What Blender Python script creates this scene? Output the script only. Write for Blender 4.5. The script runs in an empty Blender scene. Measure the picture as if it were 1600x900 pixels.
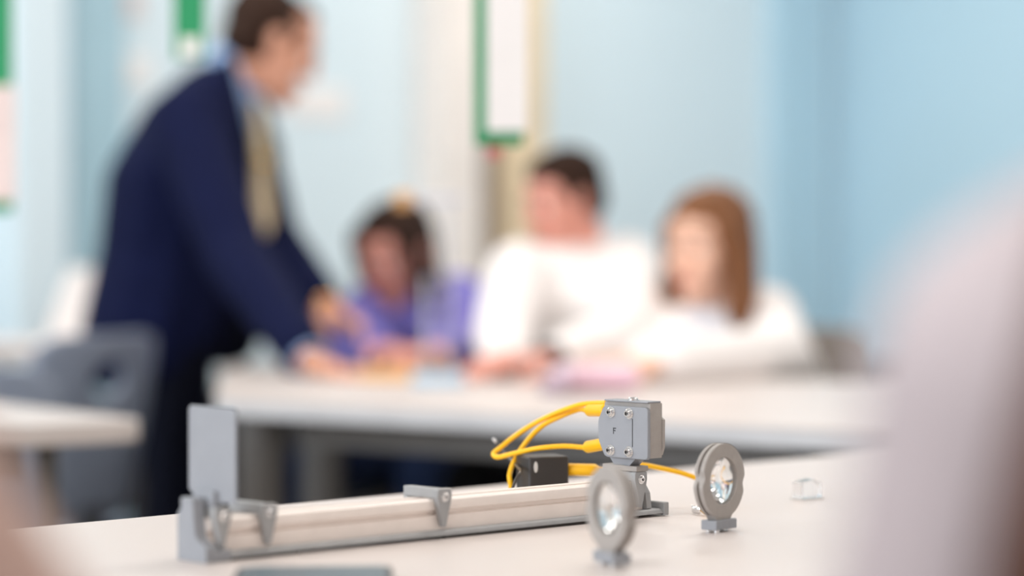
import bpy, bmesh, math, random
from mathutils import Vector, Matrix
random.seed(7)
S = bpy.context.scene
C = S.collection
PI = math.pi
F = 85/36*1600          # focal length in pixels of the 1600x900 frame
CAMZ, TAB = 0.967, 0.75
V = Vector

# ------------------------------------------------------------------ camera
cam = bpy.data.cameras.new('camera'); co = bpy.data.objects.new('camera', cam); C.objects.link(co)
cam.lens = 85; cam.sensor_width = 36; cam.clip_start = 0.02
co.location = (0, 0, CAMZ); co.rotation_euler = (PI/2 - math.atan(50/F), 0, 0)
cam.dof.use_dof = True; cam.dof.focus_distance = 1.985; cam.dof.aperture_fstop = 2.0; cam.dof.aperture_blades = 0
S.camera = co
# ------------------------------------------------------------------ light
S.view_settings.view_transform = 'Standard'; S.view_settings.look = 'None'
S.view_settings.gamma = 1; S.view_settings.use_curve_mapping = False
S.view_settings.exposure = -0.30
w = bpy.data.worlds.new('world'); S.world = w; w.use_nodes = True
w.node_tree.nodes['Background'].inputs[0].default_value = (1.0, 0.925, 0.875, 1)
w.node_tree.nodes['Background'].inputs[1].default_value = 1.15
# the room's frame: corner of the two visible walls, wall directions
CR = V((1.125, 8.5, 0)); DA = V((-.721, -.692, 0)).normalized(); DB = V((.692, -.721, 0)).normalized()
def area(name, loc, target, sx, sy, power, col):
    l = bpy.data.lights.new(name, 'AREA'); l.shape = 'RECTANGLE'; l.size = sx; l.size_y = sy; l.energy = power; l.color = col
    o = bpy.data.objects.new(name, l); C.objects.link(o); o.location = loc
    o.rotation_euler = (V(target)-V(loc)).to_track_quat('-Z', 'Y').to_euler(); return o
area('window_daylight', (-4.6, -0.6, 1.9), (0.2, 3.4, .8), 4.0, 2.0, 210, (.80, .90, 1.0))
for i, (a, b) in enumerate(((1.6, 1.2), (4.2, 1.2), (6.6, 1.6), (1.6, 3.6), (4.2, 3.6), (6.6, 4.6))):
    p = CR + DA*a + DB*b
    area('ceiling_lamp_light', (p.x, p.y, 2.9), (p.x, p.y+.001, 0), 1.2, .6, 28 if a < 5 else 20, (1.0, .94, .89))

# ------------------------------------------------------------------ materials
def lin(c): return tuple(((x/255)/12.92 if x/255 <= .04045 else ((x/255+.055)/1.055)**2.4) for x in c)
def mat(name, rgb, rough=.5, metal=0., noise=.06, scale=12, bump=0., bscale=200, sheen=0.):
    m = bpy.data.materials.new(name); m.use_nodes = True; nt = m.node_tree; b = nt.nodes['Principled BSDF']
    b.inputs['Roughness'].default_value = rough; b.inputs['Metallic'].default_value = metal
    if sheen: b.inputs['Sheen Weight'].default_value = sheen
    tc = nt.nodes.new('ShaderNodeTexCoord'); n = nt.nodes.new('ShaderNodeTexNoise'); n.inputs['Scale'].default_value = scale
    n.inputs['Detail'].default_value = 4
    nt.links.new(tc.outputs['Object'], n.inputs['Vector'])
    r = nt.nodes.new('ShaderNodeValToRGB'); c = lin(rgb)
    r.color_ramp.elements[0].position = .3; r.color_ramp.elements[1].position = .7
    r.color_ramp.elements[0].color = (*[x*(1-noise) for x in c], 1); r.color_ramp.elements[1].color = (*[min(1, x*(1+noise)) for x in c], 1)
    nt.links.new(n.outputs['Fac'], r.inputs['Fac']); nt.links.new(r.outputs['Color'], b.inputs['Base Color'])
    if bump:
        n2 = nt.nodes.new('ShaderNodeTexNoise'); n2.inputs['Scale'].default_value = bscale
        nt.links.new(tc.outputs['Object'], n2.inputs['Vector'])
        bp = nt.nodes.new('ShaderNodeBump'); bp.inputs['Strength'].default_value = bump; bp.inputs['Distance'].default_value = .002
        nt.links.new(n2.outputs['Fac'], bp.inputs['Height']); nt.links.new(bp.outputs['Normal'], b.inputs['Normal'])
    return m
def glassmat(name, col=(1, 1, 1), rough=0., ior=1.5):
    m = mat(name, (255, 255, 255), rough, 0, 0); b = m.node_tree.nodes['Principled BSDF']
    for l in list(b.inputs['Base Color'].links): m.node_tree.links.remove(l)
    b.inputs['Base Color'].default_value = (*col, 1); b.inputs['Transmission Weight'].default_value = 1; b.inputs['IOR'].default_value = ior
    return m
M = dict(
 wall=mat('pale_blue_paint', (222, 238, 245), .7, noise=.015, scale=1.2),
 wallr=mat('blue_paint', (189, 221, 237), .7, noise=.02, scale=1.2),
 panel=mat('grey_blue_paint', (170, 203, 216), .6, noise=.03, scale=3),
 ceil=mat('ceiling_white', (236, 234, 230), .8, bump=.3),
 floor=mat('grey_linoleum', (120, 112, 104), .4, noise=.12, scale=6),
 cream=mat('cream_paint', (247, 238, 231), .6), taupe=mat('taupe_paint_and_slot_shade', (150, 138, 126), .6), beige=mat('beige_wood', (238, 215, 180), .55, noise=.08, scale=5),
 tabletop=mat('white_laminate', (213, 203, 198), .38, noise=.02, scale=3, bump=.03, bscale=700),
 edge=mat('grey_edge_band', (206, 206, 208), .5), steel=mat('grey_powder_coat', (112, 109, 106), .45, metal=.2),
 alu=mat('anodised_aluminium', (243, 233, 226), .36, metal=.15, noise=.03, scale=60), grey=mat('grey_printed_plastic', (160, 161, 162), .5, noise=.05, scale=90, bump=.12, bscale=900),
 bluegrey=mat('blue_grey_plastic', (147, 150, 156), .45, noise=.03, scale=60, bump=.08, bscale=900),
 ring=mat('grey_ring_plastic', (162, 156, 151), .5, noise=.05, scale=120, bump=.1, bscale=900),
 screw=mat('bright_screw_metal', (232, 232, 232), .16, metal=1.), black=mat('black_plastic', (26, 25, 25), .4), rubber=mat('black_rubber', (40, 34, 30), .7),
 boxdark=mat('charcoal_plastic', (52, 48, 46), .42), label=mat('white_label', (214, 212, 208), .5),
 yellow=mat('yellow_pvc', (255, 192, 2), .45, noise=.02), orange=mat('orange_tip', (240, 140, 60), .4),
 ink=mat('black_ink', (22, 22, 24), .6), phone=mat('phone_body', (46, 36, 31), .5), glassblack=mat('phone_screen', (58, 78, 90), .3),
 lens=glassmat('lens_glass', (.99, 1, 1), 0, 1.5), clear=glassmat('clear_plastic', (.95, .98, 1), .08, 1.45),
 chair=mat('blue_grey_chair_shell', (140, 150, 168), .5), chairleg=mat('chair_steel', (110, 110, 112), .35, metal=.7), darkchair=mat('grey_brown_chair_shell', (126, 118, 112), .5),
 green=mat('green_board', (24, 146, 92), .5, noise=.03), paper=mat('white_paper', (246, 242, 240), .7, noise=.02), pinkpaper=mat('pale_pink_paper', (228, 210, 206), .7), red=mat('red_paper', (196, 92, 92), .6),
 navy=mat('navy_wool', (15, 21, 54), .95, noise=.12, scale=30, bump=.3, bscale=500), navydark=mat('dark_and_shaded_navy_wool', (10, 13, 28), .85, noise=.12, scale=30),
 shirtblue=mat('light_blue_cotton', (150, 180, 224), .8), tie=mat('tan_silk', (240, 220, 180), .5, noise=.1, scale=60), gold=mat('gold_clip', (250, 214, 140), .2, metal=1.),
 white=mat('white_cotton', (245, 240, 238), .85, noise=.02, bump=.2, bscale=300), greyshirt=mat('grey_cotton', (206, 206, 214), .85), purple=mat('purple_knit', (130, 122, 200), .9, noise=.08, scale=40, bump=.3, bscale=300),
 lilac=mat('pale_lilac_cotton', (202, 192, 196), .85, noise=.03), pinkbeige=mat('pink_beige_knit', (214, 182, 170), .9, noise=.06),
 blacktr=mat('black_trouser_cloth', (18, 18, 20), .9), jeans=mat('dark_blue_denim', (36, 48, 76), .9, noise=.15, scale=60), shoe=mat('black_leather', (22, 20, 19), .4),
 skin=mat('skin', (224, 164, 136), .55, noise=.06, scale=14), skinpale=mat('pale_skin', (238, 192, 168), .55, noise=.06, scale=14), skinred=mat('rosy_skin', (228, 160, 142), .55, noise=.08, scale=14),
 hairdark=mat('dark_brown_hair', (50, 33, 25), .75, noise=.25, scale=60, bump=.4, bscale=250), hairbrown=mat('brown_hair', (126, 84, 56), .55, noise=.3, scale=60, bump=.4, bscale=250), hairdeep=mat('deep_brown_hair', (84, 52, 38), .55, noise=.3, scale=60, bump=.4, bscale=250),
 eye=mat('eye_white', (240, 236, 232), .25), iris=mat('dark_iris', (44, 32, 26), .2), lip=mat('lip', (190, 112, 104), .5),
 wood=mat('light_wood', (222, 170, 108), .55, noise=.15, scale=9), maroon=mat('dark_red_cover', (120, 44, 50), .6), pink=mat('pink_plastic', (238, 200, 216), .45), standblue=mat('light_blue_plastic', (180, 208, 228), .45), standgrey=mat('pale_grey_rod', (206, 208, 218), .4), wirem=mat('dark_wire', (92, 86, 82), .3, metal=.6),
 wallshade=mat('under_table_shade', (46, 43, 44), .6), boardback=mat('board_green', (14, 120, 74), .5),
 lampm=mat('lamp_housing', (240, 240, 240), .5), laptop=mat('white_laptop_shell', (240, 228, 222), .4), screenm=mat('laptop_screen_grey', (190, 200, 206), .3),
)
for k in ('navy', 'navydark', 'hairdark', 'hairbrown', 'hairdeep', 'jeans', 'blacktr'): M[k].node_tree.nodes['Principled BSDF'].inputs['Specular IOR Level'].default_value = .15
dm = bpy.data.materials.new('lamp_diffuser'); dm.use_nodes = True
dm.node_tree.nodes['Principled BSDF'].inputs['Emission Color'].default_value = (1, .95, .88, 1)
dm.node_tree.nodes['Principled BSDF'].inputs['Emission Strength'].default_value = 3
M['diffuser'] = dm

# ------------------------------------------------------------------ helpers
def W(px, py, d):
    """world point seen at pixel (px, py) of the photo at depth d"""
    return V(((px-800)/F*d, d, CAMZ-(py-400)/F*d))
def ontable(px, py, z=TAB):
    d = (CAMZ-z)*F/(py-400); return V(((px-800)/F*d, d, z))
def put(name, bm, m, parent=None, smooth=True, at=None, label=None, bevel=0, angle=35):
    me = bpy.data.meshes.new(name)
    bmesh.ops.recalc_face_normals(bm, faces=bm.faces[:])
    bm.to_mesh(me); bm.free()
    return putmesh(name, me, m, parent, smooth, at, label, bevel, angle)
def putmesh(name, me, m, parent=None, smooth=True, at=None, label=None, bevel=0, angle=35):
    o = bpy.data.objects.new(name, me); C.objects.link(o); me.materials.clear(); me.materials.append(M[m])
    if bevel:
        bv = o.modifiers.new('bevel', 'BEVEL'); bv.width = bevel; bv.segments = 2; bv.limit_method = 'ANGLE'; bv.angle_limit = math.radians(40)
    if smooth:
        for p in me.polygons: p.use_smooth = True
        me.set_sharp_from_angle(angle=math.radians(angle))
    if parent: o.parent = parent
    if at is not None: o.location = at
    if label: o['label'] = label
    return o
def tag(o, label, cat, group=None):
    o['label'] = label; o['category'] = cat
    if group: o['group'] = group
    return o
def thing(name, loc, rz, label, cat, group=None):
    o = bpy.data.objects.new(name, None); C.objects.link(o); o.location = loc; o.rotation_euler = (0, 0, rz); o.empty_display_size = .05
    return tag(o, label, cat, group)
def struct(name, bm, m, parent=None, **k):
    o = put(name, bm, m, parent, smooth=False, **k)
    if parent is None: o['kind'] = 'structure'
    return o
def dup(root, loc, rz, label, group=None):
    r = root.copy(); C.objects.link(r); r.location = loc; r.rotation_euler = (0, 0, rz); r['label'] = label
    if group: r['group'] = group
    for ch in list(root.children):
        c = ch.copy(); C.objects.link(c); c.parent = r
        for g in ch.children:
            d = g.copy(); C.objects.link(d); d.parent = c
    return r
def box(bm, x0, x1, y0, y1, z0, z1, mt=None):
    vs = [bm.verts.new(V(p)) for p in ((x0,y0,z0),(x1,y0,z0),(x1,y1,z0),(x0,y1,z0),(x0,y0,z1),(x1,y0,z1),(x1,y1,z1),(x0,y1,z1))]
    for f in ((3,2,1,0),(4,5,6,7),(0,1,5,4),(1,2,6,5),(2,3,7,6),(3,0,4,7)): bm.faces.new([vs[i] for i in f])
    if mt is not None: bmesh.ops.transform(bm, matrix=mt, verts=vs)
    return bm
def nb(): return bmesh.new()
def bx(*a): return box(nb(), *a)
def prism(bm, pts, fn, t0, t1):
    """closed 2D outline pts extruded from t0 to t1; fn(a, b, t) -> 3D"""
    lo = [bm.verts.new(fn(a, b, t0)) for a, b in pts]; hi = [bm.verts.new(fn(a, b, t1)) for a, b in pts]
    n = len(pts); bm.faces.new(lo); bm.faces.new(hi[::-1])
    for i in range(n): bm.faces.new((lo[i], lo[(i+1) % n], hi[(i+1) % n], hi[i]))
    return bm
def rpoly(pts, r, seg=6):
    """round the corners of a polygon; r is one radius or one per corner"""
    out = []; n = len(pts)
    for i in range(n):
        p = V(pts[i]).to_2d(); a = V(pts[i-1]).to_2d()-p; b = V(pts[(i+1) % n]).to_2d()-p
        rr = r[i] if isinstance(r, (list, tuple)) else r
        if rr <= 0: out.append((p.x, p.y)); continue
        an = a.angle(b)/2; t = min(rr/math.tan(an), .49*a.length, .49*b.length)
        p0 = p+a.normalized()*t; p1 = p+b.normalized()*t
        for k in range(seg+1):
            s = k/seg; q = p0*(1-s)**2+p*2*s*(1-s)+p1*s*s; out.append((q.x, q.y))
    return out
def cyl(bm, a, b, r, r2=None, n=20):
    a, b = V(a), V(b); r2 = r if r2 is None else r2; d = (b-a).normalized()
    x = d.orthogonal().normalized(); y = d.cross(x)
    lo = [bm.verts.new(a+(x*math.cos(2*PI*i/n)+y*math.sin(2*PI*i/n))*r) for i in range(n)]
    hi = [bm.verts.new(b+(x*math.cos(2*PI*i/n)+y*math.sin(2*PI*i/n))*r2) for i in range(n)]
    bm.faces.new(lo[::-1]); bm.faces.new(hi)
    for i in range(n): bm.faces.new((lo[i], lo[(i+1) % n], hi[(i+1) % n], hi[i]))
    return bm
def lathe(bm, prof, axis_o, axis_d, n=32):
    """profile of (radius, height) spun about an axis; closes at radius 0"""
    d = V(axis_d).normalized(); x = d.orthogonal().normalized(); y = d.cross(x); rows = []
    for r, h in prof:
        if r < 1e-7: rows.append([bm.verts.new(V(axis_o)+d*h)])
        else: rows.append([bm.verts.new(V(axis_o)+d*h+(x*math.cos(2*PI*i/n)+y*math.sin(2*PI*i/n))*r) for i in range(n)])
    for p, q in zip(rows, rows[1:]):
        for i in range(n):
            j = (i+1) % n
            if len(p) == 1 and len(q) == 1: continue
            if len(p) == 1: bm.faces.new((p[0], q[j], q[i]))
            elif len(q) == 1: bm.faces.new((p[i], p[j], q[0]))
            else: bm.faces.new((p[i], p[j], q[j], q[i]))
    return bm
def smoothpath(pts, k=8):
    P = [V(p) for p in pts]; P = [P[0]*2-P[1]]+P+[P[-1]*2-P[-2]]; out = []
    for i in range(1, len(P)-2):
        a, b, c, d = P[i-1:i+3]
        for j in range(k):
            t = j/k; out.append(.5*((2*b)+(c-a)*t+(2*a-5*b+4*c-d)*t*t+(3*b-a-3*c+d)*t**3))
    out.append(P[-2]); return out
def tube(bm, pts, r, n=10, k=8, radii=None):
    P = smoothpath(pts, k); rings = []; x = None
    for i, p in enumerate(P):
        d = (P[min(i+1, len(P)-1)]-P[max(i-1, 0)]).normalized()
        x = d.orthogonal().normalized() if x is None else (x-d*x.dot(d)).normalized()
        y = d.cross(x); rr = r if radii is None else radii(i/(len(P)-1))
        rings.append([bm.verts.new(p+(x*math.cos(2*PI*j/n)+y*math.sin(2*PI*j/n))*rr) for j in range(n)])
    for a, b in zip(rings, rings[1:]):
        for j in range(n): bm.faces.new((a[j], a[(j+1) % n], b[(j+1) % n], b[j]))
    bm.faces.new(rings[0][::-1]); bm.faces.new(rings[-1]); return bm
def append(bm, other):
    me = bpy.data.meshes.new('t'); other.to_mesh(me); other.free(); bm.from_mesh(me); bpy.data.meshes.remove(me); return bm
def annulus(bm, outer, inner, fn, t0, t1):
    n = len(outer); R = [[bm.verts.new(fn(a, b, t)) for a, b in ring] for ring, t in ((outer, t0), (outer, t1), (inner, t1), (inner, t0))]
    for k in range(4):
        p, q = R[k], R[(k+1) % 4]
        for i in range(n): bm.faces.new((p[i], p[(i+1) % n], q[(i+1) % n], q[i]))
    return bm

# organic shapes: hulls of ellipsoids fused into one continuous skin
_ico = None
def ico():
    global _ico
    if _ico is None:
        b = nb(); bmesh.ops.create_icosphere(b, subdivisions=2, radius=1); _ico = [v.co.copy() for v in b.verts]; b.free()
    return _ico
def hull(bm, *items):
    """convex hull of ellipsoids (centre, radius or radii, optional 3x3 axes)"""
    b = nb()
    for it in items:
        c = V(it[0]); r = it[1]; A = it[2] if len(it) > 2 else None
        r = (r, r, r) if isinstance(r, (int, float)) else r
        for p in ico():
            q = V((p.x*r[0], p.y*r[1], p.z*r[2])); b.verts.new(c+(A @ q if A is not None else q))
    res = bmesh.ops.convex_hull(b, input=b.verts[:])
    junk = [g for g in res['geom_interior'] if isinstance(g, bmesh.types.BMVert)]
    bmesh.ops.delete(b, geom=junk, context='VERTS')
    loose = [v for v in b.verts if not v.link_faces]; bmesh.ops.delete(b, geom=loose, context='VERTS')
    return append(bm, b)
def chain(bm, *items):
    for a, b in zip(items, items[1:]): hull(bm, a, b)
    return bm
def fuse(bm, voxel=.006, smooth=4, factor=.5):
    me = bpy.data.meshes.new('t'); bm.to_mesh(me); bm.free()
    o = bpy.data.objects.new('t', me); C.objects.link(o)
    rm = o.modifiers.new('r', 'REMESH'); rm.mode = 'VOXEL'; rm.voxel_size = voxel
    if smooth: sm = o.modifiers.new('s', 'SMOOTH'); sm.iterations = smooth; sm.factor = factor
    dg = bpy.context.evaluated_depsgraph_get(); out = bpy.data.meshes.new_from_object(o.evaluated_get(dg))
    bpy.data.objects.remove(o); bpy.data.meshes.remove(me); return out
def axes(f, u=V((0, 0, 1))):
    f = V(f).normalized(); l = V(u).cross(f).normalized(); u = f.cross(l)
    return Matrix((f, l, u)).transposed()     # columns forward, left, up

# ------------------------------------------------------------------ the room
def wallpt(a, b, z): return CR+DA*a+DB*b+V((0, 0, z))
def roomfn(bm, a0, a1, b0, b1, z0, z1):
    vs = [bm.verts.new(wallpt(*p)) for p in ((a0,b0,z0),(a1,b0,z0),(a1,b1,z0),(a0,b1,z0),(a0,b0,z1),(a1,b0,z1),(a1,b1,z1),(a0,b1,z1))]
    for f in ((3,2,1,0),(4,5,6,7),(0,1,5,4),(1,2,6,5),(2,3,7,6),(3,0,4,7)): bm.faces.new([vs[i] for i in f])
    return bm
def rb(*a): return roomfn(nb(), *a)
def acoord(px, b=0):
    """distance from the corner along the left wall seen at column px"""
    k = (px-800)/F; P = CR+DB*b
    return (k*P.y-P.x)/(DA.x-k*DA.y)
def zat(py, a, b=0): P = wallpt(a, b, 0); return CAMZ-(py-400)/F*P.y
LA, LB, HC = 9.0, 8.0, 2.95
struct('floor', rb(-.1, LA, -.1, LB, -.1, 0), 'floor')
struct('ceiling', rb(-.1, LA, -.1, LB, HC, HC+.1), 'ceil')
struct('wall_left', rb(-.1, LA, -.12, 0, 0, HC), 'wall')
struct('wall_right', rb(-.12, 0, 0, LB, 0, HC), 'wallr')
struct('baseboard_left', rb(.02, LA, 0, .015, 0, .1), 'taupe')
struct('baseboard_right', rb(0, .015, .02, LB, 0, .1), 'taupe')
def walltrim(name, px0, px1, m, depth, z0=0, z1=HC): return struct(name, rb(acoord(px1, depth), acoord(px0, depth), 0, depth, z0, z1), m)
walltrim('trim_1', 690, 752, 'cream', .12)
walltrim('trim_2', 752, 792, 'taupe', .04)  # shallow slot beside the pilaster, its shadow put into the taupe colour
walltrim('trim_3', 792, 852, 'beige', .09)
walltrim('trim_4', 1212, 1292, 'wallr', .05)
struct('shade_band_left', rb(.02, LA, 0, .02, .1, .60), 'wallshade'); struct('shade_band_right', rb(0, .02, .02, LB, .1, .60), 'wallshade')  # dark wall bands added to stand in for the gloom under the tables
walltrim('trim_5', 28, 108, 'wall', .08)
walltrim('door_1', 112, 196, 'panel', .03, .0, 2.3)

# ------------------------------------------------------------------ tables
def table(name, pts, r, label, legs, legr=.022, thick=.028, apron=True, legm='steel', oval=None, band=True):
    c = sum((V((p[0], p[1], 0)) for p in pts), V())/len(pts)
    t = thing(name, c, 0, label, 'table')
    loc = [(p[0]-c.x, p[1]-c.y) for p in pts]
    out = rpoly(loc, r, 8)
    put('tabletop', prism(nb(), out, lambda a, b, z: V((a, b, z)), TAB-.005, TAB), 'tabletop', t, bevel=.002)
    put('edge_band', prism(nb(), out, lambda a, b, z: V((a, b, z)), TAB-thick, TAB-.005), 'edge' if band else 'tabletop', t, bevel=.002)
    if apron:
        ins = [(x*.74, y*.74) for x, y in loc]; ins2 = [(x*.70, y*.70) for x, y in loc]
        put('frame', annulus(nb(), ins, ins2, lambda a, b, z: V((a, b, z)), TAB-thick-.05, TAB-thick), legm, t)
    for L in legs:
        x, y = L[0]-c.x, L[1]-c.y
        if oval:
            b = nb(); o = [(math.cos(2*PI*i/24)*oval[0], math.sin(2*PI*i/24)*oval[1]) for i in range(24)]
            prism(b, o, lambda a, q, z: V((x+a, y+q, z)), .03, TAB-thick)
            box(b, x-.04, x+.04, y-.28, y+.28, 0, .035)
        else:
            b = cyl(nb(), (x, y, 0), (x, y, TAB-thick), legr); cyl(b, (x, y, 0), (x, y, .02), legr*1.25)
        put('leg', b, legm, t)
    return t
# front table, far edge runs from lower left to upper right
E0 = ontable(0, 828); E1 = ontable(1290, 712); ED = (E1-E0).normalized(); EN = V((ED.y, -ED.x, 0))
q = [E0-ED*.55, E0+ED*1.75, E0+ED*1.75+EN*.8, E0-ED*.55+EN*.8]
ins = [E0-ED*.47+EN*.07, E0+ED*1.67+EN*.07, E0+ED*1.67+EN*.73, E0-ED*.47+EN*.73]
table('classroom_table', [(p.x, p.y) for p in q], .03, 'white classroom table in the foreground under the optical rail and cables', [(p.x, p.y) for p in ins], band=False)
# rear table the students sit at
rt = [ontable(335, 622), ontable(1420, 676), V((.70, 4.12, 0)), V((-.585, 4.92, 0))]
table('classroom_table', [(p.x, p.y) for p in rt], [.09, .06, .06, .12], 'large white table with grey edge that the three seated students lean on', [(-.40, 3.86), (-.335, 4.27), (.44, 3.32), (.50, 3.95)], oval=(.037, .025))
# table at the left
R0 = V((-.475, 3.2, 0)); dn, df = V((-.8, -.6, 0)), V((-.6, .8, 0))
lt = [R0, R0+df*.62, R0+df*.62+dn*1.2, R0+dn*1.2]
lg = [R0+df*.09+dn*.11, R0+df*.53+dn*.10, R0+df*.53+dn*1.1, R0+df*.09+dn*1.1]
table('classroom_table', [(p.x, p.y) for p in lt], .06, 'white table at the left edge with rounded corner in front of the grey chair', [(p.x, p.y) for p in lg], legr=.014, band=False)
# far table behind the grey chairs
ft = [V((-1.02, 5.72, 0)), V((-1.02, 5.72, 0))+DA*1.3, V((-1.02, 5.72, 0))+DA*1.3-DB*.25, V((-1.02, 5.72, 0))-DB*.25]
table('classroom_table', [(p.x, p.y) for p in ft], .03, 'narrow white table far back at the left with a white laptop on it', [(p.x+(-.05 if i in (0, 3) else .05), p.y-.03) for i, p in enumerate(ft)], legr=.014, apron=False, band=False)

# ------------------------------------------------------------------ optical rail on the front table
BO = ontable(338, 880); BE = ontable(1046, 806)
BTH = math.atan2(BE.y-BO.y, BE.x-BO.x); BL = (BE-BO).length
cu, su = math.cos(BTH), math.sin(BTH)
def bench(u, y, z=0): return V((BO.x+cu*u-su*y, BO.y+su*u+cu*y, TAB+z))
def uat(px, y):
    k = (px-800)/F; return (k*BO.y+k*cu*y+su*y-BO.x)/(cu-su*k)
rail = thing('optical_rail', (BO.x, BO.y, TAB), BTH, 'long pale aluminium optical rail lying diagonally on the front table', 'optical bench')
UB = uat(1008, .006)          # end of the profile
RZ = .030
prof = [(.009, .006), (.038, .006), (.038, .016), (.035, .0165), (.035, .0205), (.038, .021), (.038, .028), (.036, RZ), (.027, RZ), (.027, RZ-.003), (.020, RZ-.003), (.020, RZ), (.012, RZ), (.0097, .0288), (.0088, .0265), (.009, .0215), (.0125, .0205), (.0125, .0180), (.009, .0172)]
put('profile', prism(nb(), prof, lambda a, b, t: V((t, a, b)), 0, UB), 'alu', rail, angle=25)
put('base_flange', prism(nb(), rpoly([(0, .0045), (.042, .0045), (.042, .0085), (.003, .0085), (.0015, .0075)], .0005, 2), lambda a, b, t: V((t, a, b-.0022)), -.002, BL-.004), 'grey', rail, angle=25)
for u0, u1 in ((.004, .075), (.215, .40)):
    put('rubber_strip', bx(u0, u1, .0012, .012, .0002, .0024), 'rubber', rail)
for u in (.03, BL-.035):
    for y in (.010, .036):
        put('foot', cyl(cyl(nb(), (u, y, 0), (u, y, .0012), .006), (u, y, .0012), (u, y, .0024), .0045), 'rubber', rail)
# left end cap: plate with curved shoulder
cap = rpoly([(-.001, .0), (.0345, .0), (.0345, .032), (.0315, .0365), (.0300, .0365), (.0300, .045), (.016, .045), (.012, .016), (-.001, .012)], [.001, .001, .003, .001, .0, .001, .004, .008, .003], 5)
put('end_cap', prism(nb(), cap, lambda a, b, t: V((t, a, b)), -.010, -.0), 'bluegrey', rail, angle=25, bevel=.0006)
put('cap_foot', bx(-.0099, .012, -.0008, .008, 0.0005, .0085), 'bluegrey', rail, bevel=.0008)
capr = rpoly([(.004, .0065), (.042, .0065), (.042, .037), (.036, .037), (.016, .031), (.012, .028), (.006, .020)], .0015, 3)
put('end_plate', prism(nb(), capr, lambda a, b, t: V((t, a, b)), UB+.0005, UB+.006), 'grey', rail, angle=25)
put('end_lip', bx(BL-.007, BL-.001, -.0008, .043, .0008, .0115), 'grey', rail, bevel=.0008)

def screwhead(bm, p, d, r=.0034, h=.003, washer=True):
    p, d = V(p), V(d).normalized()
    if washer: lathe(bm, [(0, 0), (r*1.35, 0), (r*1.35, .0006), (r, .0006)], p, d, 18)
    lathe(bm, [(r, .0004), (r, h*.75), (r*.82, h), (r*.52, h), (r*.52, h*.4), (0, h*.4)], p, d, 18)
    return bm
def addscrew(t, p, d, r, h):
    s = put('screw', screwhead(nb(), p, d, r, h), 'screw', t); d = V(d).normalized(); p = V(p)
    put('socket', cyl(nb(), p+d*h*.4, p+d*h*.55, r*.36, n=6), 'ink', s); return s
def riderparts(t, bar=True):
    """clamp over the rail: bar across the top, triangular pointer down the front, screw; local origin on the rail's top line"""
    tri = rpoly([(-.0070, .0083), (.0070, .0083), (.0072, .0015), (.0013, -.0212), (-.0013, -.0212), (-.0072, .0015)], [.002, .002, .003, .001, .001, .003], 4)
    put('pointer', prism(nb(), tri, lambda a, b, y: V((a, y, b)), .0022, .0075), 'grey', t, bevel=.0004)
    if bar:
        b = bx(-.0042, .0042, .0075, .047, .0003, .0080)
        put('cross_bar', b, 'grey', t, bevel=.0006)
        put('rear_jaw', bx(-.005, .005, .0412, .046, -.014, .0003), 'grey', t, bevel=.0005)
    addscrew(t, (0, .0022, .002), (0, -1, 0), .0028, .0022)
GR = 'clamps with pointers on the optical rail'
r2 = thing('rail_clamp', bench(uat(420, .003), 0, RZ), BTH, 'grey rail clamp with triangular pointer beside the upright grey screen plate', 'clamp', GR); riderparts(r2)
r3 = dup(r2, bench(uat(694, .003), 0, RZ), BTH, 'grey rail clamp with triangular pointer alone at the middle of the rail', GR)
# screen on its own clamp at the left end
sc = thing('screen_holder', bench(uat(347, .003), 0, RZ), BTH, 'upright blue grey rounded screen plate on the left end of the optical rail', 'screen'); riderparts(sc)
z0, z1 = .0115, .0795
plate = rpoly([(.0440, .019), (.0440, z1), (-.0135, z1), (-.0135, z0), (.037, z0), (.037, .015)], [.003, .0042, .0042, .002, .001, .001], 5)
put('screen_plate', prism(nb(), plate, lambda a, b, t: V((t, a, b)), -.0005, .0016), 'bluegrey', sc, angle=30, bevel=.0005)
put('plate_socket', bx(-.0042, .0046, .008, .034, .006, .020), 'bluegrey', sc, bevel=.0008)

# sensor box marked F
uF = uat(1001, .003)
sn = thing('sensor_box', bench(uF, 0, RZ), BTH, 'grey sensor box marked F with four screws, standing on the right end of rail', 'sensor'); riderparts(sn)
ZB, ZT = .0195, .0660
put('clamp_block', bx(-.0058, .0080, .0018, .042, .0085, .0130), 'ring', sn, bevel=.0005)
stem = [(.012, .0128), (.030, .0128), (.036, .0200), (.004, .0200)]
put('stem', prism(nb(), stem, lambda a, b, t: V((t, a, b)), -.004, .008), 'bluegrey', sn)
dsh = []
ya, yb = -.0150, .043          # front (right in the picture) and back (left) edge of the plate
out = [(ya, ZB+.0), (ya, ZT-.0055), (yb-.008, ZT-.0055)]
dsh = rpoly([(ya, ZB), (ya, ZT-.0035), (yb-.007, ZT-.0035), (yb, ZT-.016), (yb, ZB+.014), (yb-.008, ZB)], [.0035, .0045, .006, .014, .014, .006], 6)
FX = -.010
put('face_plate', prism(nb(), dsh, lambda a, b, t: V((t, a, b)), FX, FX+.0035), 'bluegrey', sn, angle=30, bevel=.0006)
bd = rpoly([(ya+.0005, ZB+.001), (ya+.0005, ZT), (yb-.004, ZT), (yb-.004, ZB+.001)], [.001, .001, .003, .003], 3)
b = prism(nb(), bd, lambda a, b, t: V((t, a, b)), FX+.0035, .0075)
put('housing', b, 'ring', sn, angle=30, bevel=.0004)
put('rear_cover', prism(nb(), rpoly([(ya+.002, ZB+.003), (ya-.0005, ZB+.010), (ya-.0005, ZT-.014), (ya+.003, ZT-.012), (ya+.003, ZT-.001), (yb-.008, ZT-.001), (yb-.008, ZB+.003)], .0006, 2), lambda a, b, t: V((t, a, b)), .0075, .0100), 'ring', sn, angle=30)
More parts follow.
